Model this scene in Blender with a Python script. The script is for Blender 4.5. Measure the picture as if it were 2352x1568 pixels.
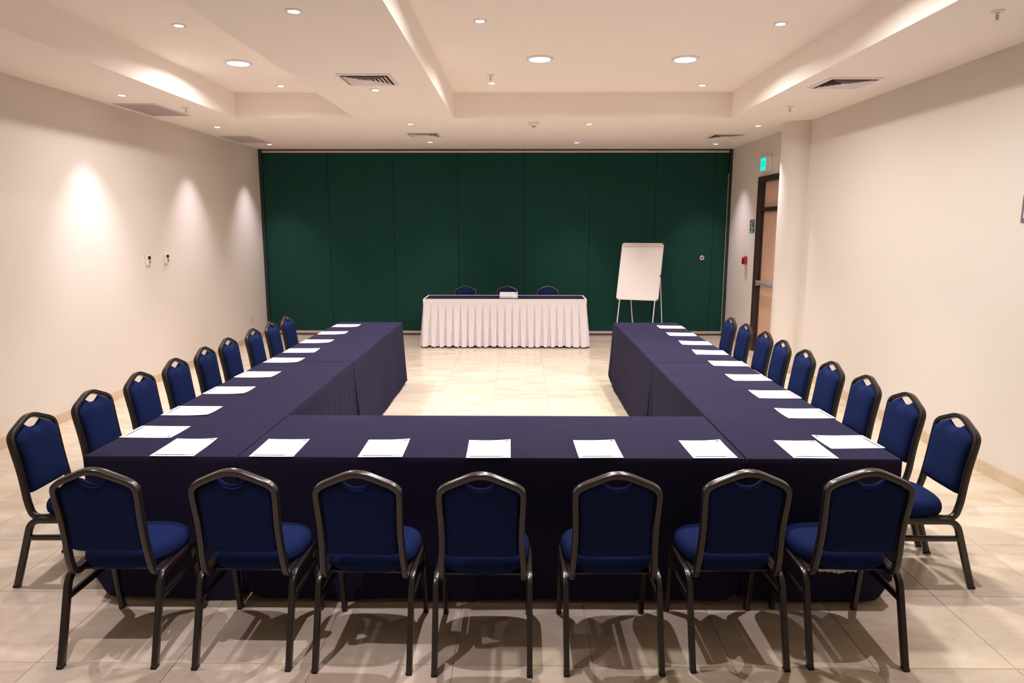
import bpy, math, random
from mathutils import Vector, Matrix
random.seed(7)
for o in list(bpy.data.objects): bpy.data.objects.remove(o)
S = bpy.context.scene
COL = S.collection
R = math.radians

# ------------------------------------------------------------------ camera, exposure, world
CAM_H = 1.8536
cd = bpy.data.cameras.new('camera'); cam = bpy.data.objects.new('camera', cd); COL.objects.link(cam)
cd.sensor_width = 36.0; cd.lens = 1600.0/2352.0*36.0; cd.clip_start = 0.05; cd.clip_end = 100
PITCH, YAW, ROLL = 0.1622, -0.0105, 0.0006
cam.matrix_world = Matrix.Translation((0, 0, CAM_H)) @ Matrix.Rotation(-YAW, 4, 'Z') @ Matrix.Rotation(math.pi/2-PITCH, 4, 'X') @ Matrix.Rotation(ROLL, 4, 'Z')
S.camera = cam
S.view_settings.view_transform = 'Standard'; S.view_settings.look = 'None'
S.view_settings.gamma = 1.0; S.view_settings.use_curve_mapping = False
S.view_settings.exposure = 0.17
w = bpy.data.worlds.new('world'); S.world = w; w.use_nodes = True
w.node_tree.nodes['Background'].inputs[0].default_value = (1, .93, .88, 1)
w.node_tree.nodes['Background'].inputs[1].default_value = 0.02
S.cycles.max_bounces = 8; S.cycles.diffuse_bounces = 6; S.cycles.caustics_reflective = False; S.cycles.caustics_refractive = False

SPOT_W = 155.0; BIG_W = 51.0
SPOT_C = (1.0, .88, .98); BIG_C = (1.0, .95, .89)

# ------------------------------------------------------------------ room numbers (metres)
XL, XR, YW, YB = -4.3894, 3.5571, 12.0187, -1.3
HC, HD = 3.1477, 3.4427
CY, CN = 8.6806, .63
CL0, CL1, CR0, CR1 = -3.4161, -1.9749, -0.7931, 2.5292

# ------------------------------------------------------------------ helpers
def obj(name, verts, faces, m=None, parent=None, smooth=False, kind=None):
    me = bpy.data.meshes.new(name); me.from_pydata([tuple(v) for v in verts], [], faces); me.validate()
    if smooth:
        me.polygons.foreach_set('use_smooth', [True]*len(me.polygons))
    if m: me.materials.append(m)
    o = bpy.data.objects.new(name, me); COL.objects.link(o)
    if parent: o.parent = parent
    if kind: o['kind'] = kind
    return o

class MB:
    def __init__(s): s.v = []; s.f = []
    def add(s, v, f):
        n = len(s.v); s.v += [tuple(a) for a in v]; s.f += [tuple(i+n for i in q) for q in f]; return s
    def box(s, x0, x1, y0, y1, z0, z1, bev=0):
        if bev <= 0:
            v = [(x, y, z) for x in (x0, x1) for y in (y0, y1) for z in (z0, z1)]
            f = [(0,1,3,2),(4,6,7,5),(0,4,5,1),(2,3,7,6),(0,2,6,4),(1,5,7,3)]
            return s.add(v, f)
        import bmesh
        b = bmesh.new(); bmesh.ops.create_cube(b, size=1)
        for q in b.verts:
            q.co = Vector(((x0+x1)/2+q.co.x*(x1-x0), (y0+y1)/2+q.co.y*(y1-y0), (z0+z1)/2+q.co.z*(z1-z0)))
        bmesh.ops.bevel(b, geom=b.edges[:], offset=bev, segments=2, affect='EDGES', profile=.5)
        b.verts.index_update()
        s.add([q.co[:] for q in b.verts], [[q.index for q in f.verts] for f in b.faces]); b.free(); return s
    def lathe(s, prof, n=24, c=(0, 0, 0), cap0=True, cap1=True):
        v = []; f = []
        for r, z in prof:
            for i in range(n):
                a = 2*math.pi*i/n; v.append((c[0]+r*math.cos(a), c[1]+r*math.sin(a), c[2]+z))
        for k in range(len(prof)-1):
            for i in range(n):
                j = (i+1) % n; f.append((k*n+i, k*n+j, (k+1)*n+j, (k+1)*n+i))
        if cap0: f.append(tuple(range(n))[::-1])
        if cap1: f.append(tuple((len(prof)-1)*n+i for i in range(n)))
        return s.add(v, f)
    def sweep(s, path, a, b, side=(1, 0, 0), c=.3):
        """rounded rectangle (a = width along side, b = other) along a path"""
        ch = min(a, b)*c/2
        h, k = a/2, b/2
        pr = [(h, -k+ch), (h, k-ch), (h-ch*.3, k-ch*.3), (h-ch, k), (-h+ch, k), (-h+ch*.3, k-ch*.3), (-h, k-ch), (-h, -k+ch), (-h+ch*.3, -k+ch*.3), (-h+ch, -k), (h-ch, -k), (h-ch*.3, -k+ch*.3)]
        P = [Vector(p) for p in path]; n = len(P); T = []
        for i in range(n):
            t = (P[min(i+1, n-1)]-P[max(i-1, 0)]).normalized(); T.append(t)
        u = Vector(side); u = (u-T[0]*u.dot(T[0])).normalized()
        v = []; f = []; m = len(pr)
        for i in range(n):
            if i: 
                q = T[i-1].rotation_difference(T[i]); u = q @ u; u = (u-T[i]*u.dot(T[i])).normalized()
            ww = T[i].cross(u)
            # mitre
            for (x, y) in pr: v.append(P[i]+u*x+ww*y)
        for i in range(n-1):
            for j in range(m):
                k2 = (j+1) % m; f.append((i*m+j, i*m+k2, (i+1)*m+k2, (i+1)*m+j))
        f.append(tuple(range(m))[::-1]); f.append(tuple((n-1)*m+j for j in range(m)))
        return s.add(v, f)
    def tube(s, path, r, n=10):
        P = [Vector(p) for p in path]; N = len(P); v = []; f = []
        t0 = (P[1]-P[0]).normalized(); u = t0.orthogonal().normalized(); pt = t0
        for i in range(N):
            t = (P[min(i+1, N-1)]-P[max(i-1, 0)]).normalized()
            u = pt.rotation_difference(t) @ u; pt = t; ww = t.cross(u)
            for j in range(n):
                a = 2*math.pi*j/n; v.append(P[i]+u*math.cos(a)*r+ww*math.sin(a)*r)
        for i in range(N-1):
            for j in range(n):
                k2 = (j+1) % n; f.append((i*n+j, i*n+k2, (i+1)*n+k2, (i+1)*n+j))
        f.append(tuple(range(n))[::-1]); f.append(tuple((N-1)*n+j for j in range(n)))
        return s.add(v, f)
    def build(s, name, m, parent=None, smooth=False, kind=None):
        o = obj(name, s.v, s.f, m, parent, smooth, kind)
        if smooth: autosmooth(o)
        return o

def autosmooth(o, ang=40):
    o.data.set_sharp_from_angle(angle=R(ang))

def fillet(pts, rads, seg=6):
    P = [Vector(p) for p in pts]; out = [P[0]]
    for i in range(1, len(P)-1):
        r = rads[i-1] if isinstance(rads, (list, tuple)) else rads
        a = (P[i-1]-P[i]); b = (P[i+1]-P[i]); ra = min(r, a.length*.49); rb = min(r, b.length*.49)
        A = P[i]+a.normalized()*ra; B = P[i]+b.normalized()*rb
        for k in range(seg+1):
            t = k/seg; out.append(A*(1-t)**2+P[i]*2*t*(1-t)+B*t*t)
    out.append(P[-1]); return out

def thing(name, label, cat, loc=(0, 0, 0), rotz=0, group=None):
    o = bpy.data.objects.new(name, None); o.empty_display_size = .1; COL.objects.link(o)
    o.location = loc; o.rotation_euler = (0, 0, rotz); o['label'] = label; o['category'] = cat
    if group: o['group'] = group
    return o
def dup(root, loc, rotz, label, group=None):
    r = root.copy(); COL.objects.link(r); r.location = loc; r.rotation_euler = (0, 0, rotz); r['label'] = label
    if group: r['group'] = group
    for ch in list(root.children):
        c = ch.copy(); COL.objects.link(c); c.parent = r
        for g in ch.children:
            d = g.copy(); COL.objects.link(d); d.parent = c
    return r

# ------------------------------------------------------------------ materials
def mat(name, col, rough=.6, metal=0, spec=.5, sheen=0, bump=None, var=None, emis=None, coat=0):
    m = bpy.data.materials.new(name); m.use_nodes = True; nt = m.node_tree; b = nt.nodes['Principled BSDF']
    b.inputs['Base Color'].default_value = (*col, 1); b.inputs['Roughness'].default_value = rough
    b.inputs['Metallic'].default_value = metal; b.inputs['Specular IOR Level'].default_value = spec
    if sheen: b.inputs['Sheen Weight'].default_value = sheen; b.inputs['Sheen Roughness'].default_value = .45
    if coat: b.inputs['Coat Weight'].default_value = coat; b.inputs['Coat Roughness'].default_value = .15
    if emis: b.inputs['Emission Color'].default_value = (*emis[0], 1); b.inputs['Emission Strength'].default_value = emis[1]
    tc = nt.nodes.new('ShaderNodeTexCoord')
    if bump:
        sc, st, dist = bump[:3]
        n = nt.nodes.new('ShaderNodeTexNoise'); n.inputs['Scale'].default_value = sc; n.inputs['Detail'].default_value = 4
        bp = nt.nodes.new('ShaderNodeBump'); bp.inputs['Strength'].default_value = st; bp.inputs['Distance'].default_value = dist
        nt.links.new(tc.outputs['Object'], n.inputs['Vector']); nt.links.new(n.outputs['Fac'], bp.inputs['Height']); nt.links.new(bp.outputs['Normal'], b.inputs['Normal'])
    if var:
        sc, col2, lo, hi = var
        n = nt.nodes.new('ShaderNodeTexNoise'); n.inputs['Scale'].default_value = sc; n.inputs['Detail'].default_value = 5
        cr = nt.nodes.new('ShaderNodeValToRGB'); cr.color_ramp.elements[0].position = lo; cr.color_ramp.elements[1].position = hi
        cr.color_ramp.elements[0].color = (*col, 1); cr.color_ramp.elements[1].color = (*col2, 1)
        nt.links.new(tc.outputs['Object'], n.inputs['Vector']); nt.links.new(n.outputs['Fac'], cr.inputs['Fac']); nt.links.new(cr.outputs['Color'], b.inputs['Base Color'])
    return m
M = {}
M['wall'] = mat('wall_plaster', (.69, .63, .575), .85, spec=.2, bump=(60, .12, .004), var=(1.3, (.70, .64, .59), .3, .7))
M['ceil'] = mat('ceiling_paint', (.91, .845, .80), .9, spec=.15, bump=(40, .05, .003))
M['stone'] = mat('skirting_stone', (.56, .43, .31), .35, var=(6, (.64, .51, .38), .3, .7))
M['grout'] = mat('floor_grout', (.42, .34, .26), .8)
M['navy'] = mat('navy_seat_fabric', (.0075, .0135, .058), .92, spec=.06, bump=(900, .35, .001), var=(500, (.0105, .0205, .082), .35, .65))
M['cloth'] = mat('navy_tablecloth', (.0185, .016, .040), .9, spec=.08, bump=(1200, .2, .0006), var=(2.5, (.022, .019, .046), .3, .7))
M['overlay'] = mat('navy_overlay_cloth', (.022, .018, .046), .9, spec=.08)
M['frame'] = mat('brown_steel_paint', (.022, .0155, .0135), .30, metal=.25, spec=.6, bump=(300, .05, .0005), coat=.25)
M['foot'] = mat('black_rubber', (.012, .011, .011), .7)
M['white_cloth'] = mat('white_skirt_cloth', (.74, .70, .73), .85, spec=.15, bump=(800, .15, .0006))
M['white_trim'] = mat('white_trim_tape', (.95, .93, .95), .6)
M['green'] = mat('green_panel_fabric', (.0105, .048, .038), .95, spec=.08, sheen=.03, bump=(700, .3, .001), var=(1.1, (.0115, .053, .044), .3, .7))
M['dgreen'] = mat('dark_green_jamb', (.006, .024, .017), .7)
M['alu'] = mat('brushed_aluminium', (.62, .53, .50), .4, metal=.5)
M['dark'] = mat('dark_gap', (.02, .012, .010), .7)
M['track'] = mat('brown_track', (.10, .045, .035), .5)
M['paper'] = mat('white_paper', (.82, .80, .82), .7, spec=.2)
M['ink'] = mat('purple_grey_ink', (.11, .09, .17), .7)
M['ink2'] = mat('dark_blue_ink', (.045, .035, .11), .7)
M['wplastic'] = mat('white_plastic', (.76, .70, .66), .45)
M['lcd'] = mat('dark_display', (.025, .015, .015), .3)
M['btn'] = mat('grey_buttons', (.24, .18, .17), .5)
M['diff'] = mat('vent_metal_paint', (.76, .69, .69), .5)
M['grille'] = mat('grille_sheet', (.62, .54, .56), .6, bump=(250, .6, .003))
M['lampring'] = mat('lamp_ring', (.78, .74, .80), .4)
M['glow'] = mat('lamp_glow', (1, 1, 1), .5, emis=((1, .97, 1), 12))
M['bigglow'] = mat('big_lamp_glow', (1, 1, 1), .5, emis=((1, 1, .96), 8))
M['chrome'] = mat('chrome', (.7, .68, .65), .25, metal=.9)
M['pushbar'] = mat('grey_push_bar', (.30, .28, .30), .45, metal=.2)
M['redbulb'] = mat('red_bulb', (.30, .05, .035), .2)
M['brown'] = mat('dark_brown_door_frame', (.040, .023, .018), .45, bump=(30, .1, .002))
M['wood'] = mat('tan_door_wood', (.64, .40, .28), .5, var=(3, (.68, .44, .32), .3, .7))
M['red'] = mat('red_alarm_plastic', (.42, .02, .022), .4)
M['black'] = mat('black_plastic', (.02, .012, .015), .4)
M['sgreen'] = mat('sign_green', (.015, .10, .06), .5)
M['exit'] = mat('exit_sign_glow', (.0, .35, .28), .5, emis=((.0, .95, .72), .95))
M['exitdark'] = mat('exit_sign_letters', (.0, .12, .10), .5, emis=((0, .30, .33), 1.0))
M['board'] = mat('whiteboard_enamel', (.80, .755, .735), .22, spec=.5)
M['smudge'] = mat('faint_red_smudge', (.78, .64, .58), .4)
M['wmetal'] = mat('white_metal_leg', (.72, .66, .66), .4)
M['film'] = mat('crumpled_film', (.45, .42, .42), .25)
M['greypanel'] = mat('grey_plate', (.16, .13, .16), .5)
M['tabletop'] = mat('table_board', (.35, .25, .17), .6)

def marble():
    m = bpy.data.materials.new('cream_marble_tile'); m.use_nodes = True; nt = m.node_tree; b = nt.nodes['Principled BSDF']; L = nt.links
    N = nt.nodes.new
    oi = N('ShaderNodeObjectInfo'); tc = N('ShaderNodeTexCoord'); ad = N('ShaderNodeVectorMath'); ad.operation = 'MULTIPLY_ADD'
    cb = N('ShaderNodeCombineXYZ'); L.new(oi.outputs['Random'], cb.inputs[0]); L.new(oi.outputs['Random'], cb.inputs[1])
    L.new(cb.outputs[0], ad.inputs[0]); ad.inputs[1].default_value = (37, 91, 0); L.new(tc.outputs['Object'], ad.inputs[2])
    mp = N('ShaderNodeMapping'); mp.inputs['Scale'].default_value = (1, 2.6, 1); mp.inputs['Rotation'].default_value = (0, 0, .35); L.new(ad.outputs[0], mp.inputs[0])
    n1 = N('ShaderNodeTexNoise'); n1.inputs['Scale'].default_value = 2.2; n1.inputs['Detail'].default_value = 8; n1.inputs['Roughness'].default_value = .62; n1.inputs['Distortion'].default_value = .7; L.new(mp.outputs[0], n1.inputs['Vector'])
    cr = N('ShaderNodeValToRGB'); e = cr.color_ramp.elements; e[0].position = .3; e[0].color = (.54, .445, .32, 1); e[1].position = .68; e[1].color = (.685, .61, .49, 1); L.new(n1.outputs['Fac'], cr.inputs[0])
    n2 = N('ShaderNodeTexNoise'); n2.inputs['Scale'].default_value = 3.4; n2.inputs['Detail'].default_value = 10; n2.inputs['Distortion'].default_value = 1.6; L.new(mp.outputs[0], n2.inputs['Vector'])
    vr = N('ShaderNodeValToRGB'); q = vr.color_ramp.elements; q[0].position = .485; q[0].color = (0, 0, 0, 1); q[1].position = .5; q[1].color = (1, 1, 1, 1); x = vr.color_ramp.elements.new(.515); x.color = (0, 0, 0, 1); L.new(n2.outputs['Fac'], vr.inputs[0])
    mx = N('ShaderNodeMix'); mx.data_type = 'RGBA'; ml = N('ShaderNodeMath'); ml.operation = 'MULTIPLY'; ml.inputs[1].default_value = .28; L.new(vr.outputs[0], ml.inputs[0]); L.new(ml.outputs[0], mx.inputs[0]); L.new(cr.outputs[0], mx.inputs[6]); mx.inputs[7].default_value = (.46, .36, .25, 1)
    hs = N('ShaderNodeHueSaturation'); L.new(mx.outputs[2], hs.inputs['Color']); mr = N('ShaderNodeMapRange'); mr.inputs[3].default_value = .93; mr.inputs[4].default_value = 1.05; L.new(oi.outputs['Random'], mr.inputs[0]); L.new(mr.outputs[0], hs.inputs['Value'])
    L.new(hs.outputs[0], b.inputs['Base Color']); b.inputs['Roughness'].default_value = .2; b.inputs['Specular IOR Level'].default_value = .35
    rr = N('ShaderNodeMapRange'); rr.inputs[3].default_value = .16; rr.inputs[4].default_value = .30; L.new(n1.outputs['Fac'], rr.inputs[0]); L.new(rr.outputs[0], b.inputs['Roughness'])
    return m
M['marble'] = marble()

# ================================================================== STRUCTURE
# floor: slab + tiles
fl = MB().box(XL-.2, XR+.3, YB-.2, YW+.2, -.08, -.004).build('floor', M['grout'], kind='structure')
XJ = [round(.32+.6*k, 4) for k in range(-8, 6)]
xs = [XL]+[x for x in XJ if XL+.02 < x < XR-.02]+[XR]
YJ = [round(2.725+.591*k, 4) for k in range(-1, 16)]
ys = [y for y in YJ if y < YW-.02]+[YW]
cache = {}
def tile(x0, x1, y0, y1):
    g = .0011; wx, wy = (x1-x0)/2-g, (y1-y0)/2-g; k = (round(wx, 3), round(wy, 3))
    if k not in cache:
        b = .0012; z = 0.0
        v = [(-wx, -wy, -.008), (wx, -wy, -.008), (wx, wy, -.008), (-wx, wy, -.008),
             (-wx, -wy, z-b), (wx, -wy, z-b), (wx, wy, z-b), (-wx, wy, z-b),
             (-wx+b, -wy+b, z), (wx-b, -wy+b, z), (wx-b, wy-b, z), (-wx+b, wy-b, z)]
        f = [(0, 1, 5, 4), (1, 2, 6, 5), (2, 3, 7, 6), (3, 0, 4, 7), (4, 5, 9, 8), (5, 6, 10, 9), (6, 7, 11, 10), (7, 4, 8, 11), (8, 9, 10, 11)]
        me = bpy.data.meshes.new('tile'); me.from_pydata(v, [], f); me.materials.append(M['marble']); cache[k] = me
    o = bpy.data.objects.new('tile', cache[k]); COL.objects.link(o); o.location = ((x0+x1)/2, (y0+y1)/2, 0); o.parent = fl
for i in range(len(xs)-1):
    for j in range(len(ys)-1): tile(xs[i], xs[i+1], ys[j], ys[j+1])
mb = MB(); y = ys[0]-.591
while y > YB-.5:
    for i in range(len(xs)-1): mb.box(xs[i]+.0016, xs[i+1]-.0016, max(y, YB)+.0016, y+.591-.0016, -.008, 0)
    y -= .591
mb.build('tile_field', M['marble'], fl, kind='stuff')

# ceiling with two coffers
xc = [XL, CL0, CL1, CR0, CR1, XR]; yc = [YB, CN, CY, YW]
mb = MB()
def quad(*p): mb.add(p, [(0, 1, 2, 3)])
for i in range(5):
    for j in range(3):
        h = HD if (i in (1, 3) and j == 1) else HC
        quad((xc[i], yc[j], h), (xc[i], yc[j+1], h), (xc[i+1], yc[j+1], h), (xc[i+1], yc[j], h))
for a, b in ((CL0, CL1), (CR0, CR1)):
    quad((a, CN, HC), (a, CY, HC), (a, CY, HD), (a, CN, HD)); quad((b, CY, HC), (b, CN, HC), (b, CN, HD), (b, CY, HD))
    quad((a, CY, HC), (b, CY, HC), (b, CY, HD), (a, CY, HD)); quad((b, CN, HC), (a, CN, HC), (a, CN, HD), (b, CN, HD))
mb.box(XL-.2, XR+.3, YB-.2, YW+.2, HD+.02, HD+.1)
mb.build('ceiling', M['ceil'], kind='structure')

MB().box(XL-.15, XL, YB-.15, YW+.15, 0, HC+.1).build('wall_left', M['wall'], kind='structure')
MB().box(XL, XR, YB-.15, YB, 0, HC+.1).build('wall_front', M['wall'], kind='structure')
DY0, DY1, DZ = 9.36, 10.53, 2.52
mb = MB()
mb.box(XR, XR+.2, YB-.15, DY0, 0, HC+.1); mb.box(XR, XR+.2, DY1, YW+.15, 0, HC+.1); mb.box(XR, XR+.2, DY0, DY1, DZ, HC+.1)
mb.build('wall_right', M['wall'], kind='structure')
# half-round column against right wall
MB().lathe([(.249, 0), (.249, HC)], 64, (XR+.002, 9.089, 0)).build('column', M['wall'], smooth=True, kind='structure')

# baseboards, in pieces
def baseboard(name, segs, x0, x1):
    root = bpy.data.objects.new(name, None); COL.objects.link(root); root['kind'] = 'structure'
    for a, b in segs:
        y = a
        while y < b-.01:
            e = min(y+.597, b)
            MB().box(x0, x1, y+.001, e-.001, 0, .098, .0015).build('baseboard_piece', M['stone'], root); y += .597
baseboard('baseboard_left', [(2.2, YW-.12)], XL, XL+.013)
baseboard('baseboard_right', [(2.2, 8.84), (10.63, YW-.12)], XR-.013, XR)
mb = MB(); n = 40
rr = .2495+.012
pts = [(XR+rr*math.cos(a), 9.089+rr*math.sin(a)) for a in [math.pi/2+math.pi*k/n for k in range(n+1)]]
v = [(p[0], p[1], z) for z in (0, .098) for p in pts]; v += [(XR+(p[0]-XR)*.95, 9.089+(p[1]-9.089)*.95, .098) for p in pts]
f = [(i, i+1, n+2+i, n+1+i) for i in range(n)]+[(n+1+i, n+2+i, 2*n+3+i, 2*n+2+i) for i in range(n)]
obj('trim_1', v, f, M['stone'], kind='structure')

# back wall: dark green folding partition
wb = MB().box(XL, XR, YW+.04, YW+.15, 0, HC+.1).build('wall_back', M['dgreen'], kind='structure')
seams = [-4.335, -3.241, -2.134, -1.039, .077, 1.19, 2.293, 3.286]
for a, b in zip(seams[:-1], seams[1:]):
    g = .003
    p = MB().box(a+g, b-g, YW, YW+.04, .075, 3.088, .003).build('panel', M['green'], wb)
    MB().box(a+g, b-g, YW-.004, YW+.036, 3.088, 3.122, .001).build('top_rail', M['alu'], wb)
    MB().box(a+g, b-g, YW-.006, YW+.036, .032, .075, .001).build('bottom_seal', M['alu'], wb)
    mb = MB()
    for t in (.12, .5, .88): mb.lathe([(.006, 0), (.006, .003)], 8, (0, 0, 0))
    for k, t in enumerate((.12, .5, .88)):
        for q in range(16):
            i = k*16+q; x, y, z = mb.v[i]; mb.v[i] = (a+(b-a)*t+x, YW-.004-z, 3.107+y)
    mb.build('rivet', M['btn'], wb, kind='stuff')
MB().box(3.289, 3.503, YW+.004, YW+.04, .075, 3.088, .003).build('closing_panel', M['green'], wb)
MB().box(3.289, 3.503, YW, YW+.036, 3.088, 3.122, .001).build('top_rail', M['alu'], wb)
MB().box(3.289, 3.503, YW-.002, YW+.036, .032, .075, .001).build('bottom_seal', M['alu'], wb)
MB().box(3.503, 3.513, YW-.003, YW+.04, .03, 2.75).build('seal_strip', M['alu'], wb)
MB().box(3.513, XR-.001, YW-.03, YW+.04, 0, 3.146).build('jamb', M['dgreen'], wb)
MB().box(XL+.001, -4.338, YW-.03, YW+.04, 0, 3.146).build('jamb', M['dgreen'], wb)
MB().box(-4.338, 3.513, YW-.012, YW+.03, 3.128, 3.1475).build('ceiling_track', M['track'], wb)
MB().box(-4.338, 3.503, YW+.006, YW+.04, .001, .032).build('floor_seal', M['track'], wb)
mb = MB().lathe([(.014, 0), (.040, 0), (.042, .006), (.036, .012), (.016, .012), (.013, .004)], 24, cap0=False, cap1=False)
mb.v = [(3.119+x, YW-z, 1.342+y) for x, y, z in mb.v]; mb.build('lock_ring', M['alu'], wb, smooth=True)

# door in the right wall
dr = bpy.data.objects.new('door_1', None); COL.objects.link(dr); dr['kind'] = 'structure'; dr.location = (XR, (DY0+DY1)/2, 0)
def dpart(name, b, m, smooth=False):
    b.v = [(x-XR, y-(DY0+DY1)/2, z) for x, y, z in b.v]; return b.build(name, m, dr, smooth)
dpart('jamb', MB().box(XR-.022, XR+.062, DY1-.03, DY1+.085, 0, DZ+.07, .003), M['brown'])
dpart('jamb', MB().box(XR-.022, XR+.062, DY0-.085, DY0+.03, 0, DZ+.07, .003), M['brown'])
dpart('stop', MB().box(XR+.03, XR+.06, DY1-.07, DY1-.03, 0, DZ, .002), M['brown'])
dpart('head', MB().box(XR-.022, XR+.062, DY0+.03, DY1-.03, DZ-.01, DZ+.07, .003), M['brown'])
dpart('transom_bar', MB().box(XR-.012, XR+.06, DY0+.03, DY1-.03, 2.085, 2.145, .003), M['brown'])
dpart('transom_panel', MB().box(XR+.045, XR+.07, DY0+.03, DY1-.03, 2.145, DZ), M['wood'])
dpart('door_leaf', MB().box(XR+.045, XR+.085, DY0+.03, DY1-.03, .01, 2.085), M['wood'])
dpart('push_bar', MB().box(XR-.03, XR+.0, DY0+.1, DY1-.06, 1.015, 1.06, .006), M['pushbar'])
dpart('push_bar_bracket', MB().box(XR-.03, XR+.045, DY1-.09, DY1-.05, 1.0, 1.075, .004), M['chrome'])
for z in (.25, .68, 1.2, 1.72, 2.35):
    b = MB().lathe([(.012, 0), (.010, .006)], 12); b.v = [(XR+.010+x, DY1-.031-zz, z+yy) for x, yy, zz in b.v]; dpart('bolt', b, M['black'])

# ================================================================== LAMPS
def spotlamp(parent, x, y, z, power=SPOT_W):
    l = bpy.data.lights.new('spot_light', 'SPOT'); l.energy = power; l.color = SPOT_C; l.spot_size = R(74); l.spot_blend = 1.0; l.shadow_soft_size = .02
    o = bpy.data.objects.new('spot_light', l); COL.objects.link(o); o.parent = parent; o.location = (0, 0, -.02); return o
def small_light(x, y, z, label, group='small recessed spotlights'):
    t = thing('recessed_spotlight', label, 'ceiling light', (x, y, z), 0, group)
    if 'ring' not in SL:
        SL['ring'] = MB().lathe([(.036, -.001), (.036, -.006), (.047, -.008), (.055, -.004), (.056, 0)], 28, cap0=False, cap1=False).build('trim_ring', M['lampring'], t, smooth=True).data
        SL['glow'] = MB().lathe([(.037, -.002), (.030, -.005), (.001, -.006)], 24, cap0=False, cap1=True).build('bulb', M['glow'], t, smooth=True).data
    else:
        for n in ('ring', 'glow'):
            o = bpy.data.objects.new({'ring': 'trim_ring', 'glow': 'bulb'}[n], SL[n]); COL.objects.link(o); o.parent = t
    spotlamp(t, x, y, z); return t
SL = {}
small = [
 (-2.722, 5.862, HD, 'small spotlight in the left ceiling recess, nearest the camera'),
 (-2.722, 8.269, HD, 'small spotlight at the far end of the left ceiling recess'),
 (-0.312, 5.76, HD, 'small spotlight in the wide right recess, front left corner'),
 (2.058, 5.855, HD, 'small spotlight in the wide right recess, front right corner'),
 (-0.312, 8.13, HD, 'small spotlight in the wide right recess, far left corner beside a sprinkler'),
 (2.060, 8.257, HD, 'small spotlight in the wide right recess, far right corner'),
 (-1.372, 4.477, HC, 'small spotlight on the ceiling beam, nearest the camera'),
 (-1.376, 6.927, HC, 'small spotlight on the ceiling beam just behind the big louvred vent'),
 (-3.948, 7.173, HC, 'small spotlight over the left wall, in front of the larger grille'),
 (-3.950, 9.385, HC, 'small spotlight over the left wall, between the two grilles'),
 (-3.948, 11.314, HC, 'small spotlight at the far left ceiling corner by the green partition'),
 (-1.383, 9.131, HC, 'small spotlight on the far soffit, in front of the small centre vent'),
 (-1.375, 11.045, HC, 'small spotlight between the small centre vent and the green partition'),
 (0.878, 9.146, HC, 'small spotlight on the far soffit right of the smoke detector'),
 (0.882, 11.113, HC, 'small spotlight right of centre, close to the green partition'),
 (3.064, 9.313, HC, 'small spotlight on the right soffit beside the round column'),
 (3.070, 11.296, HC, 'small spotlight behind the far right vent near the green partition')]
for a in small: small_light(*a)
# lamps of the same rows overhead, above the frame
for a in [(-2.722, 3.45, HD, 'small spotlight overhead in the left ceiling recess, above the view'), (-0.312, 3.45, HD, 'small spotlight overhead at left of the right recess, above the view'), (2.058, 3.45, HD, 'small spotlight overhead at right of the right recess, above the view'),
  (-1.372, 2.03, HC, 'small spotlight on the ceiling beam over the camera, above the view')]: small_light(*a)
def big_light(x, y, z, label):
    t = thing('round_downlight', label, 'ceiling light', (x, y, z), 0, 'large round downlights')
    MB().lathe([(.100, -.006), (.104, -.016), (.122, -.014), (.132, -.004), (.133, 0)], 40, cap0=False, cap1=False).build('trim_ring', M['lampring'], t, smooth=True)
    MB().lathe([(.101, -.006), (.085, -.011), (.05, -.014), (.001, -.015)], 40, cap0=False, cap1=True).build('diffuser', M['bigglow'], t, smooth=True)
    l = bpy.data.lights.new('disk_light', 'AREA'); l.shape = 'DISK'; l.size = .19; l.energy = BIG_W; l.color = BIG_C; l.spread = R(166)
    o = bpy.data.objects.new('disk_light', l); COL.objects.link(o); o.parent = t; o.location = (0, 0, -.019)
big_light(-2.75, 7.124, HD, 'large round downlight in the narrow left ceiling recess')
big_light(.19, 6.98, HD, 'large round downlight in the wide recess, the left one of its pair')
big_light(1.576, 7.0, HD, 'large round downlight in the wide recess, the right one of its pair')
for a in ((.19, 4.66, HD, 'large round downlight overhead in the right recess, left, above the view'), (1.576, 4.66, HD, 'large round downlight overhead in the right recess, right, above the view')): big_light(*a)

# ================================================================== CEILING THINGS
def ring_sq(s0, z0, s1, z1, t=.0015, sy=1.0):
    """sloping square ring (louvre blade) from half-size s0,z0 to s1,z1"""
    v = []; f = []
    for s, z in ((s0, z0), (s1, z1), (s1, z1+t), (s0, z0+t)):
        v += [(-s, -s*sy, z), (s, -s*sy, z), (s, s*sy, z), (-s, s*sy, z)]
    for k in range(4):
        k2 = (k+1) % 4
        for i in range(4):
            j = (i+1) % 4; f.append((k*4+i, k*4+j, k2*4+j, k2*4+i))
    return MB().add(v, f)
def vent(x, y, label, size=.235, rz=0.0):
    t = thing('ceiling_diffuser', label, 'air vent', (x, y, HC), rz, 'square louvred ceiling vents')
    MB().box(-size*.9, size*.9, -size*.9, size*.9, -.003, -.0005).build('backing', M['dark'], t)
    ring_sq(size, -.004, size*.87, -.012, .003).build('frame', M['diff'], t)
    q = [.80, .65, .50, .35]
    for k in q:
        ring_sq(size*k, -.018, size*(k-.125), -.005, .0015).build('louver', M['diff'], t)
    MB().box(-size*.17, size*.17, -size*.17, size*.17, -.016, -.013).build('center_plate', M['diff'], t)
    return t
vent(-1.344, 6.453, 'large square louvred vent on the ceiling beam left of centre')
vent(-1.355, 10.165, 'square louvred vent on the far soffit above the left part of the green partition', .225)
vent(2.945, 6.64, 'square louvred vent on the right soffit, nearest the camera', .24, R(1.5))
vent(2.945, 10.345, 'square louvred vent at the far right by the green partition', .235)
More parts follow.
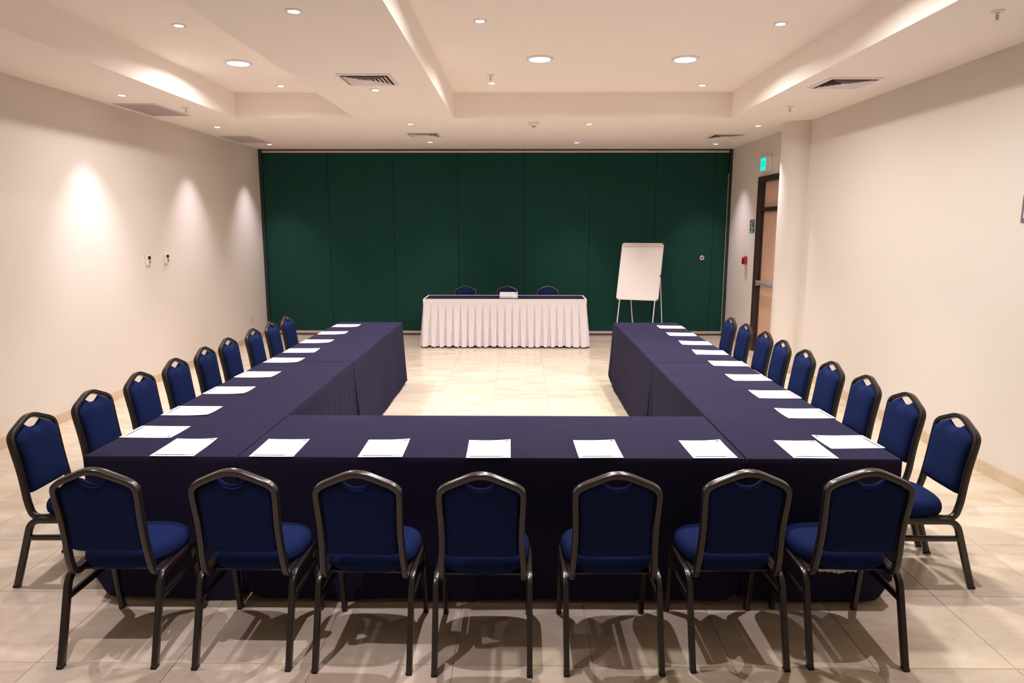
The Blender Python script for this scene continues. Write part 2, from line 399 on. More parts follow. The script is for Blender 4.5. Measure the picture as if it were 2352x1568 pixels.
def grille(x0, x1, y0, y1, label):
    cx, cy = (x0+x1)/2, (y0+y1)/2; a, b = (x1-x0)/2, (y1-y0)/2
    t = thing('return_grille', label, 'air grille', (cx, cy, HC), 0, 'flat grey return grilles')
    mb = MB(); w_ = .022
    for q in ((-a, a, -b, -b+w_), (-a, a, b-w_, b), (-a, -a+w_, -b+w_, b-w_), (a-w_, a, -b+w_, b-w_)): mb.box(*q, -.008, -.0005)
    mb.build('frame', M['diff'], t)
    MB().box(-a+w_, a-w_, -b+w_, b-w_, -.004, -.0005).build('backing', M['grille'], t)
    mb = MB(); n = 26
    for i in range(n):
        yy = -b+w_+(i+.5)*(2*b-2*w_)/n; mb.box(-a+w_, a-w_, yy-.002, yy+.002, -.007, -.004)
    mb.build('slat', M['grille'], t, kind='stuff')
grille(-4.325, -3.86, 7.64, 8.465, 'flat grey return grille over the left wall, the nearer and larger')
grille(-4.335, -3.85, 10.28, 11.10, 'flat grey return grille over the left wall, nearer the green partition')
def sprinkler(x, y, z, label, red=True):
    t = thing('fire_sprinkler', label, 'sprinkler', (x, y, z), 0, 'ceiling fire sprinklers')
    MB().lathe([(.040, 0), (.040, -.004), (.030, -.009), (.014, -.010), (.012, -.014)], 24).build('escutcheon', M['wplastic'], t, smooth=True)
    MB().lathe([(.008, -.012), (.008, -.024)], 10).add([], []).build('stem', M['chrome'], t, smooth=True)
    mb = MB()
    for s in (-1, 1): mb.tube([(s*.008, 0, -.022), (s*.013, 0, -.034), (s*.005, 0, -.052)], .0022, 6)
    mb.build('yoke', M['chrome'], t)
    MB().lathe([(.003, -.024), (.0035, -.048)], 8).build('bulb', M['redbulb'] if red else M['chrome'], t, smooth=True)
    MB().lathe([(.014, -.053), (.014, -.0545)], 16).build('deflector', M['chrome'], t)
sprinkler(-3.66, 7.913, HC, 'fire sprinkler on the left soffit beside the larger grille')
sprinkler(-.308, 7.714, HD, 'fire sprinkler in the wide right recess')
sprinkler(2.925, 7.878, HC, 'fire sprinkler on the right soffit above the round column')
sprinkler(2.892, 4.514, HC, 'fire sprinkler with red bulb in the top right corner of the view')
t = thing('smoke_detector', 'white smoke detector on the far soffit above the green partition', 'smoke detector', (.176, 9.031, HC))
MB().lathe([(.075, 0), (.075, -.010), (.070, -.014)], 32).build('base', M['wplastic'], t, smooth=True)
MB().lathe([(.062, -.014), (.055, -.030), (.030, -.046)], 32).build('housing', M['wplastic'], t, smooth=True)
MB().lathe([(.026, -.046), (.022, -.056)], 24).build('sensor_cap', M['btn'], t, smooth=True)

# ================================================================== WALL THINGS
def thermostat(y0, y1, label):
    t = thing('thermostat', label, 'thermostat', (XL, (y0+y1)/2, 1.470), 0, 'wall controllers on the left wall')
    w_ = (y1-y0)/2
    MB().box(.0005, .028, -w_, w_, -.06, .06, .004).build('housing', M['wplastic'], t)
    MB().box(.028, .0295, -.5*w_, .8*w_, .008, .048).build('display', M['lcd'], t)
    MB().box(.028, .0310, -.3*w_, .7*w_, -.028, -.006, .001).build('button', M['btn'], t)
    MB().box(.028, .0305, -.2*w_, .6*w_, -.046, -.036, .001).build('button', M['btn'], t)
thermostat(8.165, 8.255, 'white wall controller with dark display, the nearer of two on the left wall')
thermostat(8.60, 8.69, 'white wall controller with dark display, the farther of two on the left wall')
def outlet(x, y, z, s, label):
    t = thing('wall_outlet', label, 'outlet', (x, y, z))
    a, b = sorted((s*.0005, s*.008)); MB().box(a, b, -.036, .036, -.058, .058, .002).build('cover_plate', M['wplastic'], t)
    for dz in (-.024, .024):
        a, b = sorted((s*.008, s*.0095)); MB().box(a, b, -.014, .014, dz-.015, dz+.015).build('socket', M['btn'], t)
outlet(XL, 11.265, .376, 1, 'white power outlet low on the left wall near the green partition')
outlet(XR, 11.366, .36, -1, 'white power outlet low on the right wall between partition and door')

def text(body, size, m, parent, loc, rot, name='lettering', ext=.0005):
    c = bpy.data.curves.new(name, 'FONT'); c.body = body; c.size = size; c.extrude = ext; c.align_x = 'CENTER'; c.align_y = 'CENTER'
    o = bpy.data.objects.new(name, c); COL.objects.link(o); bpy.context.view_layer.update()
    dg = bpy.context.evaluated_depsgraph_get(); me = bpy.data.meshes.new_from_object(o.evaluated_get(dg))
    COL.objects.unlink(o); bpy.data.objects.remove(o)
    me.materials.clear(); me.materials.append(m)
    q = bpy.data.objects.new(name, me); COL.objects.link(q); q.parent = parent; q.location = loc; q.rotation_euler = rot; return q
RW = (R(90), 0, R(-90))     # lettering on the right wall, facing -X
t = thing('exit_sign', 'lit green SALIDA exit sign above the brown door', 'sign', (XR, 10.31, 2.755))
MB().box(-.045, -.0005, -.20, .18, -.115, .105, .008).build('housing', M['wplastic'], t)
MB().box(-.0475, -.045, -.045, .155, -.085, .085).build('lit_panel', M['exit'], t)
o = text('SALIDA', .058, M['exitdark'], t, (-.0485, .055, 0), RW); o.scale = (.92, 2.1, 1)
t = thing('evacuation_sign', 'small green SALIDA DE EMERGENCIA sign beside the brown door', 'sign', (XR, 10.825, 1.872))
MB().box(-.004, -.0005, -.105, .105, -.098, .098).build('plate', M['sgreen'], t)
mb = MB()
# door outline and running figure
def sq(y0, y1, z0, z1): mb.box(-.0052, -.004, y0, y1, z0, z1)
sq(-.075, -.068, -.028, .085); sq(-.075, -.005, .078, .085); sq(-.012, -.005, .05, .085); sq(-.075, -.005, -.028, -.021)
def limb(p, q, r):
    a = Vector((0, p[0], p[1])); b = Vector((0, q[0], q[1])); d = (b-a).normalized(); nn = Vector((0, -d.z, d.y))*r
    mb.add([(-.0052, *(a+nn)[1:]), (-.0052, *(a-nn)[1:]), (-.0052, *(b-nn*.7)[1:]), (-.0052, *(b+nn*.7)[1:])], [(0, 1, 2, 3)])
limb((.030, .055), (.022, .012), .010); limb((.022, .014), (-.004, -.006), .006); limb((-.004, -.006), (-.002, -.026), .005); limb((.022, .014), (.040, -.010), .006); limb((.040, -.010), (.062, -.014), .005)
limb((.028, .050), (.002, .040), .004); limb((.030, .052), (.056, .038), .004)
mb.add([(-.0052, .033+.010*math.cos(a), .070+.010*math.sin(a)) for a in [k*math.pi/5 for k in range(10)]], [tuple(range(10))])
mb.build('pictogram', M['paper'], t)
text('SALIDA', .026, M['paper'], t, (-.005, 0, -.041), RW); text('DE', .022, M['paper'], t, (-.005, 0, -.062), RW); text('EMERGENCIA', .024, M['paper'], t, (-.005, 0, -.083), RW)
t = thing('fire_alarm_station', 'small red fire alarm call box left of the brown door', 'fire alarm', (XR, 11.03, 1.348))
MB().box(-.052, -.0005, -.058, .058, -.062, .062, .004).build('housing', M['red'], t)
mb = MB(); mb.box(-.0545, -.052, -.042, .03, .018, .034); mb.box(-.0545, -.052, -.045, .045, -.012, .006); mb.box(-.0545, -.052, -.03, .045, -.036, -.026)
mb.build('label_bars', M['black'], t)
MB().box(-.054, -.052, -.045, .045, .042, .056).build('light_strip', M['wplastic'], t)
MB().box(-.062, -.052, -.022, .022, -.056, -.042, .002).build('pull_handle', M['black'], t)
t = thing('wall_plate', 'grey rectangular plate on the right wall, cut off by the frame edge', 'wall plate', (XR, 4.82, 1.99))
MB().box(-.03, -.0005, -.17, .2, -.105, .09, .006).build('housing', M['greypanel'], t)
MB().box(-.033, -.03, -.13, .17, -.07, .06, .001).build('face_panel', M['wplastic'], t)

# ================================================================== CHAIRS
HOOPX = [(.385, .176), (.45, .172), (.53, .1665), (.64, .166), (.72, .170), (.77, .172), (.803, .170)]
def leany(z): 
    P = [(.385, .100), (.44, .085), (.583, .067), (.80, .031), (.90, .014)]
    for (a, b), (c, d) in zip(P[:-1], P[1:]):
        if z <= c: return b+(d-b)*(z-a)/(c-a)
    return P[-1][1]
def hoopx(z):
    if z <= HOOPX[0][0]: return HOOPX[0][1]
    for (a, b), (c, d) in zip(HOOPX[:-1], HOOPX[1:]):
        if z <= c: return b+(d-b)*(z-a)/(c-a)
    return HOOPX[-1][1]
def make_chair(label):
    t = thing('banquet_chair', label, 'chair')
    # legs, one mesh each
    for s in (-1, 1):
        pr = fillet([(s*.2, 0, 0), (s*.2, .112, .370), (s*.2, .22, .370)], .055, 7)
        l = MB().sweep(pr, .024, .032, (1, 0, 0), .32).build('leg', M['frame'], t, smooth=True)
        MB().box(s*.2-.0126, s*.2+.0126, -.0167, .0167, 0, .014, .003).build('foot_cap', M['foot'], l)
        pf = fillet([(s*.2, .48, 0), (s*.2, .430, .370), (s*.2, .36, .370)], .05, 7)
        l = MB().sweep(pf, .024, .032, (1, 0, 0), .32).build('leg', M['frame'], t, smooth=True)
        MB().box(s*.2-.0126, s*.2+.0126, .4635, .4965, 0, .014, .003).build('foot_cap', M['foot'], l)
        MB().sweep([(s*.2, .215, .370), (s*.2, .365, .370)], .024, .032, (1, 0, 0), .32).build('seat_rail', M['frame'], t, smooth=True)
        MB().sweep([(s*.2, .088, .275), (s*.2, .446, .275)], .018, .028, (1, 0, 0), .4).build('stretcher', M['frame'], t, smooth=True)
    # hoop back frame
    half = [(.175, .34, .378), (.175, .108, .374), (.172, .084, .46), (.1665, leany(.55), .55), (.166, leany(.64), .64), (.172, leany(.75), .75), (.171, leany(.806), .806), (0, leany(.881), .881)]
    ctrl = half+[(-x, y, z) for x, y, z in half[-2::-1]]
    rads = [.042, .03, .04, .04, .04, .05, .06, .05, .04, .04, .04, .03, .042]
    MB().sweep(fillet(ctrl, rads, 6), .0245, .031, (1, 0, 0), .32).build('back_frame', M['frame'], t, smooth=True)
    MB().box(-.19, .19, .20, .225, .350, .364).build('cross_bar', M['frame'], t); MB().box(-.19, .19, .40, .425, .350, .364).build('cross_bar', M['frame'], t)
    # seat cushion: rounded trapezoid, domed
    NU, NV = 20, 20; v = []; f = []
    def foot(u, w_):
        # superellipse square->disk map
        n = 3.0
        d = (abs(u)**n+abs(w_)**n)**(1/n); m_ = max(abs(u), abs(w_))
        k = m_/d if d > 1e-6 else 1
        return u*k, w_*k
    for side in (1, -1):
        for j in range(NV+1):
            for i in range(NU+1):
                u = math.sin(math.pi/2*(-1+2*i/NU)); w_ = math.sin(math.pi/2*(-1+2*j/NV))
                a, b = foot(u, w_); e = max(abs(u), abs(w_))
                yy = .310+b*.184; hw = .188+.026*(b*.5+.5)
                rnd = (1-e**6)
                if side == 1: z = .412+.054*(1-e**9)**.5+.008*(1-a*a)*(1-b*b)-.010*max(0, b)**3
                else: z = .412-.042*(1-e**12)**.5
                sx = 1 if e < 1 else 1
                v.append((a*hw, yy, z))
    N1 = (NU+1)*(NV+1)
    for s in range(2):
        for j in range(NV):
            for i in range(NU):
                q = [s*N1+j*(NU+1)+i, s*N1+j*(NU+1)+i+1, s*N1+(j+1)*(NU+1)+i+1, s*N1+(j+1)*(NU+1)+i]
                f.append(tuple(q) if s == 0 else tuple(q[::-1]))
    rim = [(i, 0) for i in range(NU)]+[(NU, j) for j in range(NV)]+[(i, NV) for i in range(NU, 0, -1)]+[(0, j) for j in range(NV, 0, -1)]
    o = obj('seat', v, f, M['navy'], t, smooth=True)
    # (top and bottom sheets share the rim height, weld them)
    import bmesh
    b = bmesh.new(); b.from_mesh(o.data); bmesh.ops.remove_doubles(b, verts=b.verts, dist=1e-4); b.to_mesh(o.data); b.free()
    MB().box(-.165, .165, .17, .44, .362, .3705).build('seat_board', M['black'], t)
    # backrest pad
    NU, NV = 26, 20
    def topz(x):
        ax = abs(x)
        line = .881-.438*ax-.0155
        if ax > .125: line -= .9*(ax-.125)**1.5*2.2
        if ax < .062:
            sc = .812+.028*(ax/.062)**2.4
            line = min(line, sc)
        return line
    us = [-1+2*i/NU for i in range(NU+1)]
    us = sorted(us+[-.375, -.395, .375, .395])
    NU = len(us)-1
    v = []; f = []
    for side in (1, -1):
        for j in range(NV+1):
            for u in us:
                w_ = j/NV; zb = .489+.012*(abs(u)**8)
                zt = topz(u*.158); z = zb+(zt-zb)*w_
                x = u*(hoopx(z)-.0135)
                e = (1-abs(u)**5)*(1-abs(2*w_-1)**7)
                yb = leany(z)
                if side == 1: y = yb+.004+.040*max(e, 0)**.45
                else: y = yb+.004-.014*max(e, 0)**.25
                v.append((x, y, z))
    N1 = (NU+1)*(NV+1)
    for s in range(2):
        for j in range(NV):
            for i in range(NU):
                q = [s*N1+j*(NU+1)+i, s*N1+j*(NU+1)+i+1, s*N1+(j+1)*(NU+1)+i+1, s*N1+(j+1)*(NU+1)+i]
                f.append(tuple(q[::-1]) if s == 0 else tuple(q))
    o = obj('backrest', v, f, M['navy'], t, smooth=True)
    b = bmesh.new(); b.from_mesh(o.data); bmesh.ops.remove_doubles(b, verts=b.verts, dist=1e-4); bmesh.ops.recalc_face_normals(b, faces=b.faces); b.to_mesh(o.data); b.free()
    # raised piping round the hand hole, on the rear
    P = []
    for k in range(13):
        x = -.066+.132*k/12; z = .795+.036*(abs(x)/.066)**2.2; P.append((x, leany(z)-.0105+.012*(abs(x)/.066)**4, z))
    MB().tube(P, .004, 8).build('hand_hole_piping', M['navy'], t, smooth=True)
    return t

fcx = [(-1.751, 2.691, .7), (-1.176, 2.687, -.5), (-.660, 2.670, -1.0), (-.153, 2.656, 0), (.402, 2.667, .8), (.938, 2.700, 1.8), (1.443, 2.717, -.8)]
fl_lab = ['front row banquet chair at the far left, seen from behind', 'second banquet chair from the left in the front row', 'third banquet chair from the left in the front row',
          'middle banquet chair of the front row, seen from straight behind', 'third banquet chair from the right in the front row', 'second banquet chair from the right in the front row', 'front row banquet chair at the far right, film hanging under its seat']
first = None
for (x, y, a), lb in zip(fcx, fl_lab):
    lb = 'blue fabric '+lb
    if first is None:
        first = make_chair(lb); first.location = (x, y, 0); first.rotation_euler = (0, 0, R(a)); first['group'] = 'banquet chairs along the front table'; last = first
    else: last = dup(first, (x, y, 0), R(a), lb, 'banquet chairs along the front table')
# torn film under the last chair's seat
rnd = random.Random(3); v = []; f = []; n = 22
for i in range(n+1):
    x = -.13+.17*i/n; d = .010+.012*(1-abs(2*i/n-1)**2)+.003*rnd.random()
    v += [(x, .15, .376), (x, .146+.01*rnd.random(), .376-d*.5), (x, .15+.02*rnd.random(), .376-d)]
for i in range(n):
    for k in range(2): f.append((3*i+k, 3*i+k+1, 3*i+k+4, 3*i+k+3))
fo = obj('plastic_film', v, f, M['film'], last)

ORD = ['nearest', 'second', 'third', 'fourth', 'fifth', 'sixth', 'seventh', 'eighth', 'ninth and farthest']
LX = [(-2.620, 3.555), (-2.622, 4.085), (-2.623, 4.619), (-2.623, 5.122), (-2.629, 5.632), (-2.634, 6.114), (-2.626, 6.684), (-2.632, 7.212), (-2.624, 7.686)]
RX = [(2.356, 3.600), (2.352, 4.081), (2.357, 4.577), (2.342, 5.067), (2.348, 5.567), (2.348, 6.059), (2.373, 6.570), (2.361, 7.116), (2.352, 7.607)]
LA = [1, -1, .5, 0, 1, -.5, 0, 1, -1]; RA = [0, 1, -.5, 1, 0, -1, .5, 0, 1]
for k, (x, y) in enumerate(LX):
    dup(first, (x, y, 0), R(-90+LA[k]), 'blue banquet chair facing the left side tables, %s from the camera' % ORD[k], 'banquet chairs along the left wall side')
for k, (x, y) in enumerate(RX):
    dup(first, (x, y, 0), R(90+RA[k]), 'blue banquet chair facing the right side tables, %s from the camera' % ORD[k], 'banquet chairs along the right wall side')
for x, lb in ((-.912, 'blue banquet chair behind the white skirted table, the left one'), (-.205, 'blue banquet chair behind the white skirted table, behind the name card'), (.481, 'blue banquet chair behind the white skirted table, the right one')):
    dup(first, (x, 11.80, 0), R(180), lb, 'chairs behind the head table')

# ================================================================== CLOTHED TABLES
TZ = .755
XA, XB, XC, XD, Y0, Y1, YM, YE = -2.1226, -1.3721, 1.0978, 1.8445, 3.2335, 4.0045, 5.667, 8.12
def fold_table(name, label, x0, x1, y0, y1, sides, seed, corners):
    """sides: dict W,E,S,N -> (fold amplitude, wavelength) or None when it abuts another table"""
    cx, cy = (x0+x1)/2, (y0+y1)/2
    t = thing(name, label, 'table', (cx, cy, 0), 0, 'navy clothed conference tables')
    a, b = (x1-x0)/2, (y1-y0)/2; rnd = random.Random(seed)
    step = .014
    # perimeter points: (x, y, nx, ny, side, dist to the side's ends)
    per = []
    def run(p, q, nrm, key):
        L = (Vector(q)-Vector(p)).length; n = max(8, int(L/step))
        for i in range(n):
            k = i/n; per.append((p[0]+(q[0]-p[0])*k, p[1]+(q[1]-p[1])*k, nrm[0], nrm[1], key, k*L, L))
    run((-a, -b), (a, -b), (0, -1), 'S'); run((a, -b), (a, b), (1, 0), 'E'); run((a, b), (-a, b), (0, 1), 'N'); run((-a, b), (-a, -b), (-1, 0), 'W')
    ph = {k: [(rnd.uniform(0, 6.28), rnd.uniform(.75, 1.3), rnd.uniform(.5, 1)) for _ in range(4)] for k in 'SENW'}
    cc = {'S': ('SW', 'SE'), 'E': ('SE', 'NE'), 'N': ('NE', 'NW'), 'W': ('NW', 'SW')}
    rows = [(0, .016, TZ), (0, .004, TZ-.002), (0, 0, TZ-.009)]
    NT = 16
    def disp(key, s, L, tt):
        sd = sides.get(key)
        if not sd: return 0, .03
        amp, wl = sd[:2]; o = .004 if amp > .002 else 0
        if key == 'E' and len(sd) > 2 and s < sd[2]: return 0, .03
        if key == 'W' and len(sd) > 2 and L-s < sd[2]: return 0, .03
        for (p0, fr, am) in ph[key]:
            o += amp*am*(.5+.5*math.sin(p0+2*math.pi*s*fr/wl))*.45
        c0, c1 = cc[key]; hz = 0
        for cn, d in ((c0, s), (c1, L-s)):
            fl_ = corners.get(cn, (0, 0)); o += fl_[0]*math.exp(-(d/.05)**2)-abs(fl_[0])*.35*math.exp(-((d-.11)/.035)**2); hz += fl_[1]*math.exp(-(d/.045)**2)
        e = min(s, L-s)
        return o*tt**1.25, .020+hz+.004*math.sin(9*s+ph[key][0][0])
    v = []; f = []; n = len(per)
    for (_, ins, z) in rows:
        for (x, y, nx, ny, key, s, L) in per:
            sx = max(-a+ins, min(a-ins, x)); sy = max(-b+ins, min(b-ins, y)); v.append((sx, sy, z))
    for r in range(1, NT+1):
        tt = r/NT
        for (x, y, nx, ny, key, s, L) in per:
            d, hz = disp(key, s, L, tt)
            dx, dy = nx*d, ny*d
            if s < 1e-6:   # corner vertex: also moved by the previous side
                pk = {'S': 'W', 'E': 'S', 'N': 'E', 'W': 'N'}[key]; pn = {'S': (0, -1), 'E': (1, 0), 'N': (0, 1), 'W': (-1, 0)}[pk]
                LL = 2*a if pk in 'SN' else 2*b
                d2, h2 = disp(pk, LL, LL, tt); dx += pn[0]*d2; dy += pn[1]*d2; hz = max(hz, h2)
            v.append((x+dx, y+dy, TZ-.009+(hz-(TZ-.009))*tt))
    for r in range(len(rows)+NT-1):
        for i in range(n):
            j = (i+1) % n; f.append((r*n+i, (r+1)*n+i, (r+1)*n+j, r*n+j))
    f.append(tuple(range(n)))
    o = obj('tablecloth', v, f, M['cloth'], t, smooth=True); autosmooth(o, 50)
    MB().box(-a+.03, a-.03, -b+.03, b-.03, .715, .742, .003).build('tabletop', M['tabletop'], t)
    for sx in (-1, 1):
        for sy in (-1, 1):
            MB().tube([(sx*(a-.12), sy*(b-.12), 0), (sx*(a-.12), sy*(b-.12), .715)], .014, 10).build('leg', M['frame'], t, smooth=True)
    return t
G = .003
fold_table('conference_table', 'navy clothed table across the front, the middle section', XB+G, XC-G, Y0, Y1, {'S': (.006, .55), 'N': (.012, .12)}, 1, {'SW': (.0, .055), 'SE': (.0, .055)})
fold_table('conference_table', 'navy clothed table at left, the near section reaching the front corner', XA, XB-G, Y0, YM-G, {'S': (.006, .5), 'W': (0, .3), 'E': (.016, .15, .79)}, 2, {'SW': (.0, .11), 'SE': (.0, .04), 'NE': (.018, .0)})
fold_table('conference_table', 'navy clothed table at left, the far section towards the green partition', XA, XB-G, YM+G, YE, {'N': (.008, .25), 'W': (0, .3), 'E': (.017, .13)}, 3, {'SE': (.050, .0), 'NE': (.020, .02)})
fold_table('conference_table', 'navy clothed table at right, the near section reaching the front corner', XC+G, XD, Y0, YM-G, {'S': (.006, .5), 'E': (0, .3), 'W': (.014, .16, .79)}, 4, {'SE': (.0, .11), 'SW': (.0, .04), 'NW': (.030, .0)})
fold_table('conference_table', 'navy clothed table at right, the far section before the flip chart', XC+G, XD, YM+G, YE, {'N': (.008, .25), 'E': (0, .3), 'W': (.017, .14)}, 5, {'SW': (.040, .0), 'NW': (.020, .10)})

# head table with white pleated skirt
HX0, HX1, HY0, HY1 = -1.49, 1.04, 10.775, 11.42
t = thing('head_table', 'head table with white box-pleated skirt and navy top', 'table', ((HX0+HX1)/2, (HY0+HY1)/2, 0))
a, b = (HX1-HX0)/2, (HY1-HY0)/2
MB().box(-a+.006, a-.006, -b+.006, b-.006, .715, .752, .003).build('tabletop', M['overlay'], t)
mb = MB()
for q in ((-a-.003, a+.003, -b-.003, -b+.014), (-a-.003, a+.003, b-.016, b+.003), (-a-.003, -a+.016, -b+.014, b-.016), (a-.016, a+.003, -b+.014, b-.016)): mb.box(*q, .745, .7565)
mb.build('edge_trim', M['white_trim'], t)
mb = MB(); mb.box(-a-.006, a+.006, -b-.006, -b-.001, .675, .757); mb.box(-a-.006, -a-.001, -b-.001, b, .675, .757); mb.box(a+.001, a+.006, -b-.001, b, .675, .757)
mb.build('skirt_header', M['white_cloth'], t)
rnd = random.Random(11); pw = 2*a/22
v = []; f = []; per = []
def prun(p, q, nrm, fl_):
    L = (Vector(q)-Vector(p)).length; n = int(round(L/pw))*14
    NP = int(round(L/pw)); prev = None
    for i in range(NP):
        for fr in (0, .03, .07, .11, .15, .19, .24, .30, .40, .5, .60, .70, .76, .81, .85, .89, .93, .97): per.append((p, q, nrm, (i+fr)/NP, L, fl_))
    per.append((p, q, nrm, 1.0, L, fl_))
prun((-a, b), (-a, -b), (-1, 0), .045); n1 = len(per); prun((-a, -b), (a, -b), (0, -1), .105); n2 = len(per); prun((a, -b), (a, b), (1, 0), .05)
jit = [rnd.uniform(-1, 1) for _ in range(80)]
NT = 14; n = len(per)
for r in range(NT+1):
    tt = r/NT
    for idx, (p, q, nrm, k, L, fl_) in enumerate(per):
        s = k*L; g = s/pw; gi = int(round(g)); dd = abs(g-gi)            # distance to a groove, in pleats
        jw = jit[gi % 80]
        wdt = .055+(.15+.06*jw)*tt**1.3; dep = min(1, tt*6)*(.016+.040*tt)
        gr = dep*max(0, 1-(dd/wdt)**7) if dd < wdt else 0
        hump = .010*tt*math.sin(math.pi*min(1, dd*2))
        o = .004+fl_*tt-gr+hump
        x = p[0]+(q[0]-p[0])*k; y = p[1]+(q[1]-p[1])*k
        ox, oy = nrm[0]*o, nrm[1]*o
        # blend corner flare from both sides
        if nrm[1] != 0: ox += (.047*tt*((2*k-1)**9))
        else:
            e = (1-k) if nrm[0] < 0 else k
            e = min(1, e*L/.15) if nrm[0] > 0 else min(1, (1-k)*L/.15)
            oy -= .105*tt*(1-e)
        hz = .022+.006*math.sin(gi*2.1+jw)+.012*(1 if dd < wdt else 0)*tt*.6
        v.append((x+ox, y+oy, .680+(hz-.680)*tt))
for r in range(NT):
    for i in range(n-1):
        f.append((r*n+i, (r+1)*n+i, (r+1)*n+i+1, r*n+i+1))
o = obj('pleated_skirt', v, f, M['white_cloth'], t, smooth=True); autosmooth(o, 55)
for sx in (-1, 1):
    for sy in (-1, 1): MB().tube([(sx*(a-.15), sy*(b-.1), 0), (sx*(a-.15), sy*(b-.1), .715)], .014, 10).build('leg', M['frame'], t, smooth=True)

# name card on the head table
t = thing('name_card', 'folded white name card standing on the white skirted table', 'card', (-.168, 10.93, .7565), R(-1.5))
v = [(-.141, 0, 0), (.141, 0, 0), (.141, .035, .092), (-.141, .035, .092), (.141, .075, 0), (-.141, .075, 0)]
th = [(x, y+.0006, z) for x, y, z in v]
obj('card_fold', v+th, [(0, 1, 2, 3), (3, 2, 4, 5), (7, 6, 9, 8), (9, 11, 10, 8), (0, 6, 7, 1), (5, 4, 10, 11)], M['paper'], t)
def onc(x0, x1, z0, z1):
    s = .035/.092; return [(x0, z0*s-.0012, z0), (x1, z0*s-.0012, z0), (x1, z1*s-.0012, z1), (x0, z1*s-.0012, z1)]
mb = MB()
for q in ((-.132, .078, .011, .017), (.086, .096, .011, .017), (.102, .110, .012, .016), (.114, .118, .012, .016), (.122, .130, .011, .017)): mb.add(onc(*q), [(0, 1, 2, 3)])
mb.build('printed_line', M['ink2'], t)
mb = MB(); mb.add(onc(.108, .128, .066, .078), [(0, 1, 2, 3)]); mb.add(onc(.092, .103, .068, .076), [(0, 1, 2, 3)]); mb.build('printed_logo', M['ink'], t)

# ================================================================== PAPERS
W_, H_ = .216, .2794
def make_paper_mesh(seed):
    rnd = random.Random(seed); N = 12; v = []; f = []; lift = rnd.uniform(.001, .006); lc = rnd.uniform(.0, .002); ph = rnd.uniform(0, 6)
    def zz(x, y):   # x,y in -.5...5
        u = x+.5; w = y+.5
        return .0012+lift*max(0, (u+w-1.45)/.55)**2+lc*max(0, ((1-u)+w-1.5)/.5)**2+.0008*(math.sin(4*x+ph)*.5+.5)
    for j in range(N+1):
        for i in range(N+1): v.append(((i/N-.5)*W_, (j/N-.5)*H_, zz(i/N-.5, j/N-.5)))
    n = len(v); v += [(x, y, z-.0008) for x, y, z in v]
    for j in range(N):
        for i in range(N):
            q = (j*(N+1)+i, j*(N+1)+i+1, (j+1)*(N+1)+i+1, (j+1)*(N+1)+i); f.append(q); f.append(tuple(k+n for k in q[::-1]))
    for i in range(N):
        f.append((i, i+n, i+1+n, i+1)); k = N*(N+1)+i; f.append((k, k+1, k+1+n, k+n))
        k = i*(N+1); f.append((k, k+N+1, k+N+1+n, k+n)); k = i*(N+1)+N; f.append((k, k+n, k+N+1+n, k+N+1))
    return v, f, zz
def strip(mb, zz, x0, x1, y0, y1):
    n = 10; vv = []; ff = []
    for i in range(n+1):
        x = x0+(x1-x0)*i/n
        for y in (y0, y1): vv.append((x*W_, y*H_, zz(x, y)+.0013))
    for i in range(n): ff.append((2*i, 2*i+2, 2*i+3, 2*i+1))
    mb.add(vv, ff)
PM = []
for k in range(5):
    v, f, zz = make_paper_mesh(20+k)
    l1 = MB(); strip(l1, zz, -.42, .27, -.438, -.414)
    for a_, b_ in ((.29, .335), (.355, .375), (.385, .40), (.415, .455)): strip(l1, zz, a_, b_, -.436, -.416)
    l2 = MB(); strip(l2, zz, .33, .36, .425, .445); strip(l2, zz, .37, .45, .42, .45); strip(l2, zz, .375, .445, .408, .414)
    PM.append((v, f, l1, l2))
cache2 = {}
def paper(x, y, rz, label, k, group):
    t = thing('printed_sheet', label, 'paper', (x, y, TZ+.0005), rz, group)
    v, f, l1, l2 = PM[k % 5]
    if k % 5 not in cache2:
        cache2[k % 5] = [obj('sheet', v, f, M['paper'], t, smooth=True).data, l1.build('printed_line', M['ink2'], t).data, l2.build('printed_logo', M['ink'], t).data]
        for q in cache2[k % 5][:1]: q.set_sharp_from_angle(angle=R(40))
    else:
        for nm, me in zip(('sheet', 'printed_line', 'printed_logo'), cache2[k % 5]):
            o = bpy.data.objects.new(nm, me); COL.objects.link(o); o.parent = t
fp = [(-1.690, 3.385, .3), (-1.204, 3.383, .5), (-.676, 3.383, .9), (-.150, 3.378, .8), (.394, 3.384, 1.5), (.945, 3.388, 1.8), (1.436, 3.392, -.6)]
fn = ['leftmost white sheet along the front table edge', 'second white sheet from the left along the front edge', 'third white sheet from the left along the front edge', 'middle white sheet along the front table edge', 'third white sheet from the right along the front edge', 'second white sheet from the right along the front edge', 'rightmost white sheet along the front table edge']
for k, (x, y, a_) in enumerate(fp): paper(x, y-.012, R(a_), fn[k], k, 'white sheets along the front table')
lp = [(-1.983, 3.637, -2), (-1.988, 4.08, -1), (-1.984, 4.617, -.5), (-1.983, 5.136, -1.3), (-1.974, 5.709, -2), (-1.972, 6.172, 1.5), (-1.98, 6.691, 1), (-1.971, 7.236, 2), (-1.962, 7.786, -1)]
for k, (x, y, a_) in enumerate(lp): paper(x+.008, y, R(-90+a_), 'white sheet on the left side tables, %s from the camera' % ORD[k], k+1, 'white sheets on the left side tables')
rp = [(1.717, 3.504, 3.4), (1.719, 4.064, 2), (1.716, 4.547, 1), (1.710, 5.071, 2), (1.721, 5.614, -2.5), (1.71, 6.126, -3.5), (1.707, 6.636, -3), (1.701, 7.19, -1), (1.706, 7.721, -.5)]
for k, (x, y, a_) in enumerate(rp): paper(x-.012, y, R(90+a_), 'white sheet on the right side tables, %s from the camera' % ORD[k], k+2, 'white sheets on the right side tables')

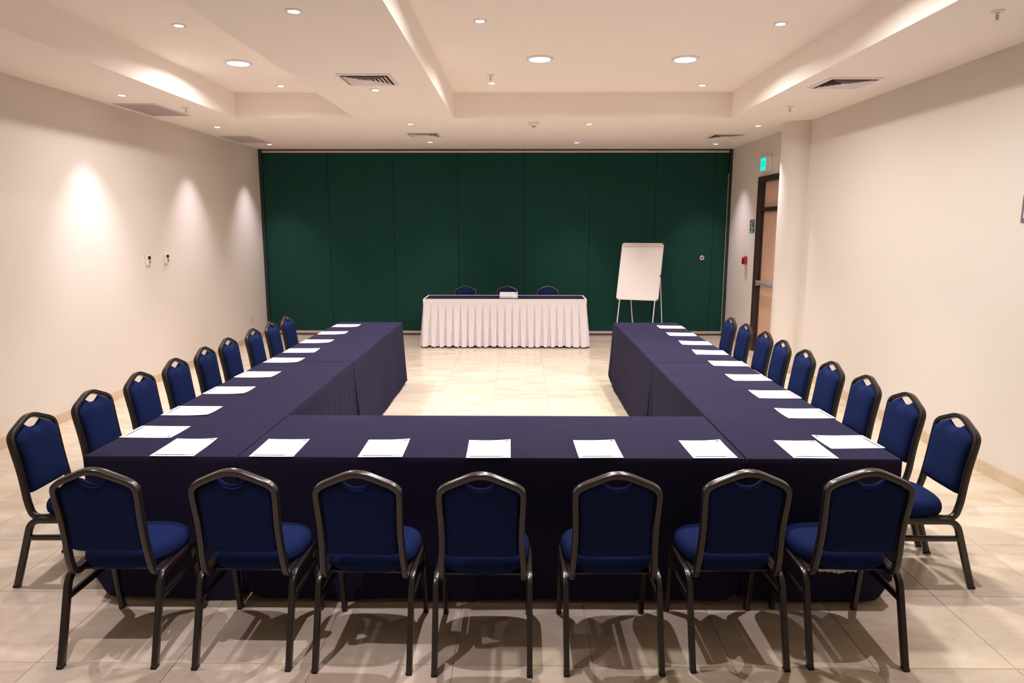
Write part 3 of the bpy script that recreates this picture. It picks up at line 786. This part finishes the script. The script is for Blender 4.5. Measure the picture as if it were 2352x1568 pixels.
# ================================================================== FLIP CHART EASEL
t = thing('flip_chart_easel', 'white flip chart board on thin white legs before the partition', 'easel', (1.564, 11.25, 0), -.368)
lean = .382; BW, BH, BZ = .677, .963, .710
def bp_(u, hgt, d=0):   # point on the board: u along, hgt up, d towards camera
    return (u, hgt*math.sin(lean)-d*math.cos(lean), BZ+hgt*math.cos(lean)+d*math.sin(lean))
def bbox_(u0, u1, h0, h1, d0, d1):
    v = [bp_(u, h, d) for u in (u0, u1) for h in (h0, h1) for d in (d0, d1)]
    return MB().add(v, [(0, 1, 3, 2), (4, 6, 7, 5), (0, 4, 5, 1), (2, 3, 7, 6), (0, 2, 6, 4), (1, 5, 7, 3)])
bbox_(.008, BW-.008, .008, BH-.008, -.01, 0).build('board', M['board'], t)
mb = MB()
for q in ((0, .012, 0, BH), (BW-.012, BW, 0, BH), (.012, BW-.012, 0, .012), (.012, BW-.012, BH-.012, BH)):
    z = bbox_(*q, -.014, .004); mb.add(z.v, z.f)
mb.build('board_frame', M['wmetal'], t)
for u, h in ((-.002, -.002), (BW-.022, -.002), (-.002, BH-.022), (BW-.022, BH-.022)):
    bbox_(u, u+.024, h, h+.024, -.016, .007).build('corner_cap', M['black'], t)
bbox_(.02, BW-.02, BH-.065, BH-.014, .001, .014).build('paper_clamp', M['alu'], t)
bbox_(BW-.012, BW+.006, .40, .425, .0, .012).build('blue_magnet', M['ink2'], t)['label'] = 'small blue magnet'
mb = MB()
for (x0, y0, x1, y1, r_) in ((.26, .77, .285, .70, .004), (.285, .70, .295, .64, .003), (.07, .50, .13, .40, .003), (.13, .40, .17, .365, .003)):
    dx, dy = x1-x0, y1-y0; L = math.hypot(dx, dy); nx, ny = -dy/L*r_, dx/L*r_
    mb.add([bp_(x0+nx, y0+ny, .0006), bp_(x0-nx, y0-ny, .0006), bp_(x1-nx*.5, y1-ny*.5, .0006), bp_(x1+nx*.5, y1+ny*.5, .0006)], [(0, 1, 2, 3)])
mb.build('marker_smudge', M['smudge'], t)
tl = math.tan(lean)
for u in (.055, BW-.055):
    MB().tube([bp_(u, .93, -.022), bp_(u, -BZ/math.cos(lean)+.03, -.022)], .009, 10).build('leg', M['wmetal'], t, smooth=True)
for u, s in ((.075, .10), (BW-.075, .06)):
    top = Vector(bp_(u, .90, -.045)); MB().tube([top, (u+s, .62, .012)], .009, 10).build('leg', M['wmetal'], t, smooth=True)
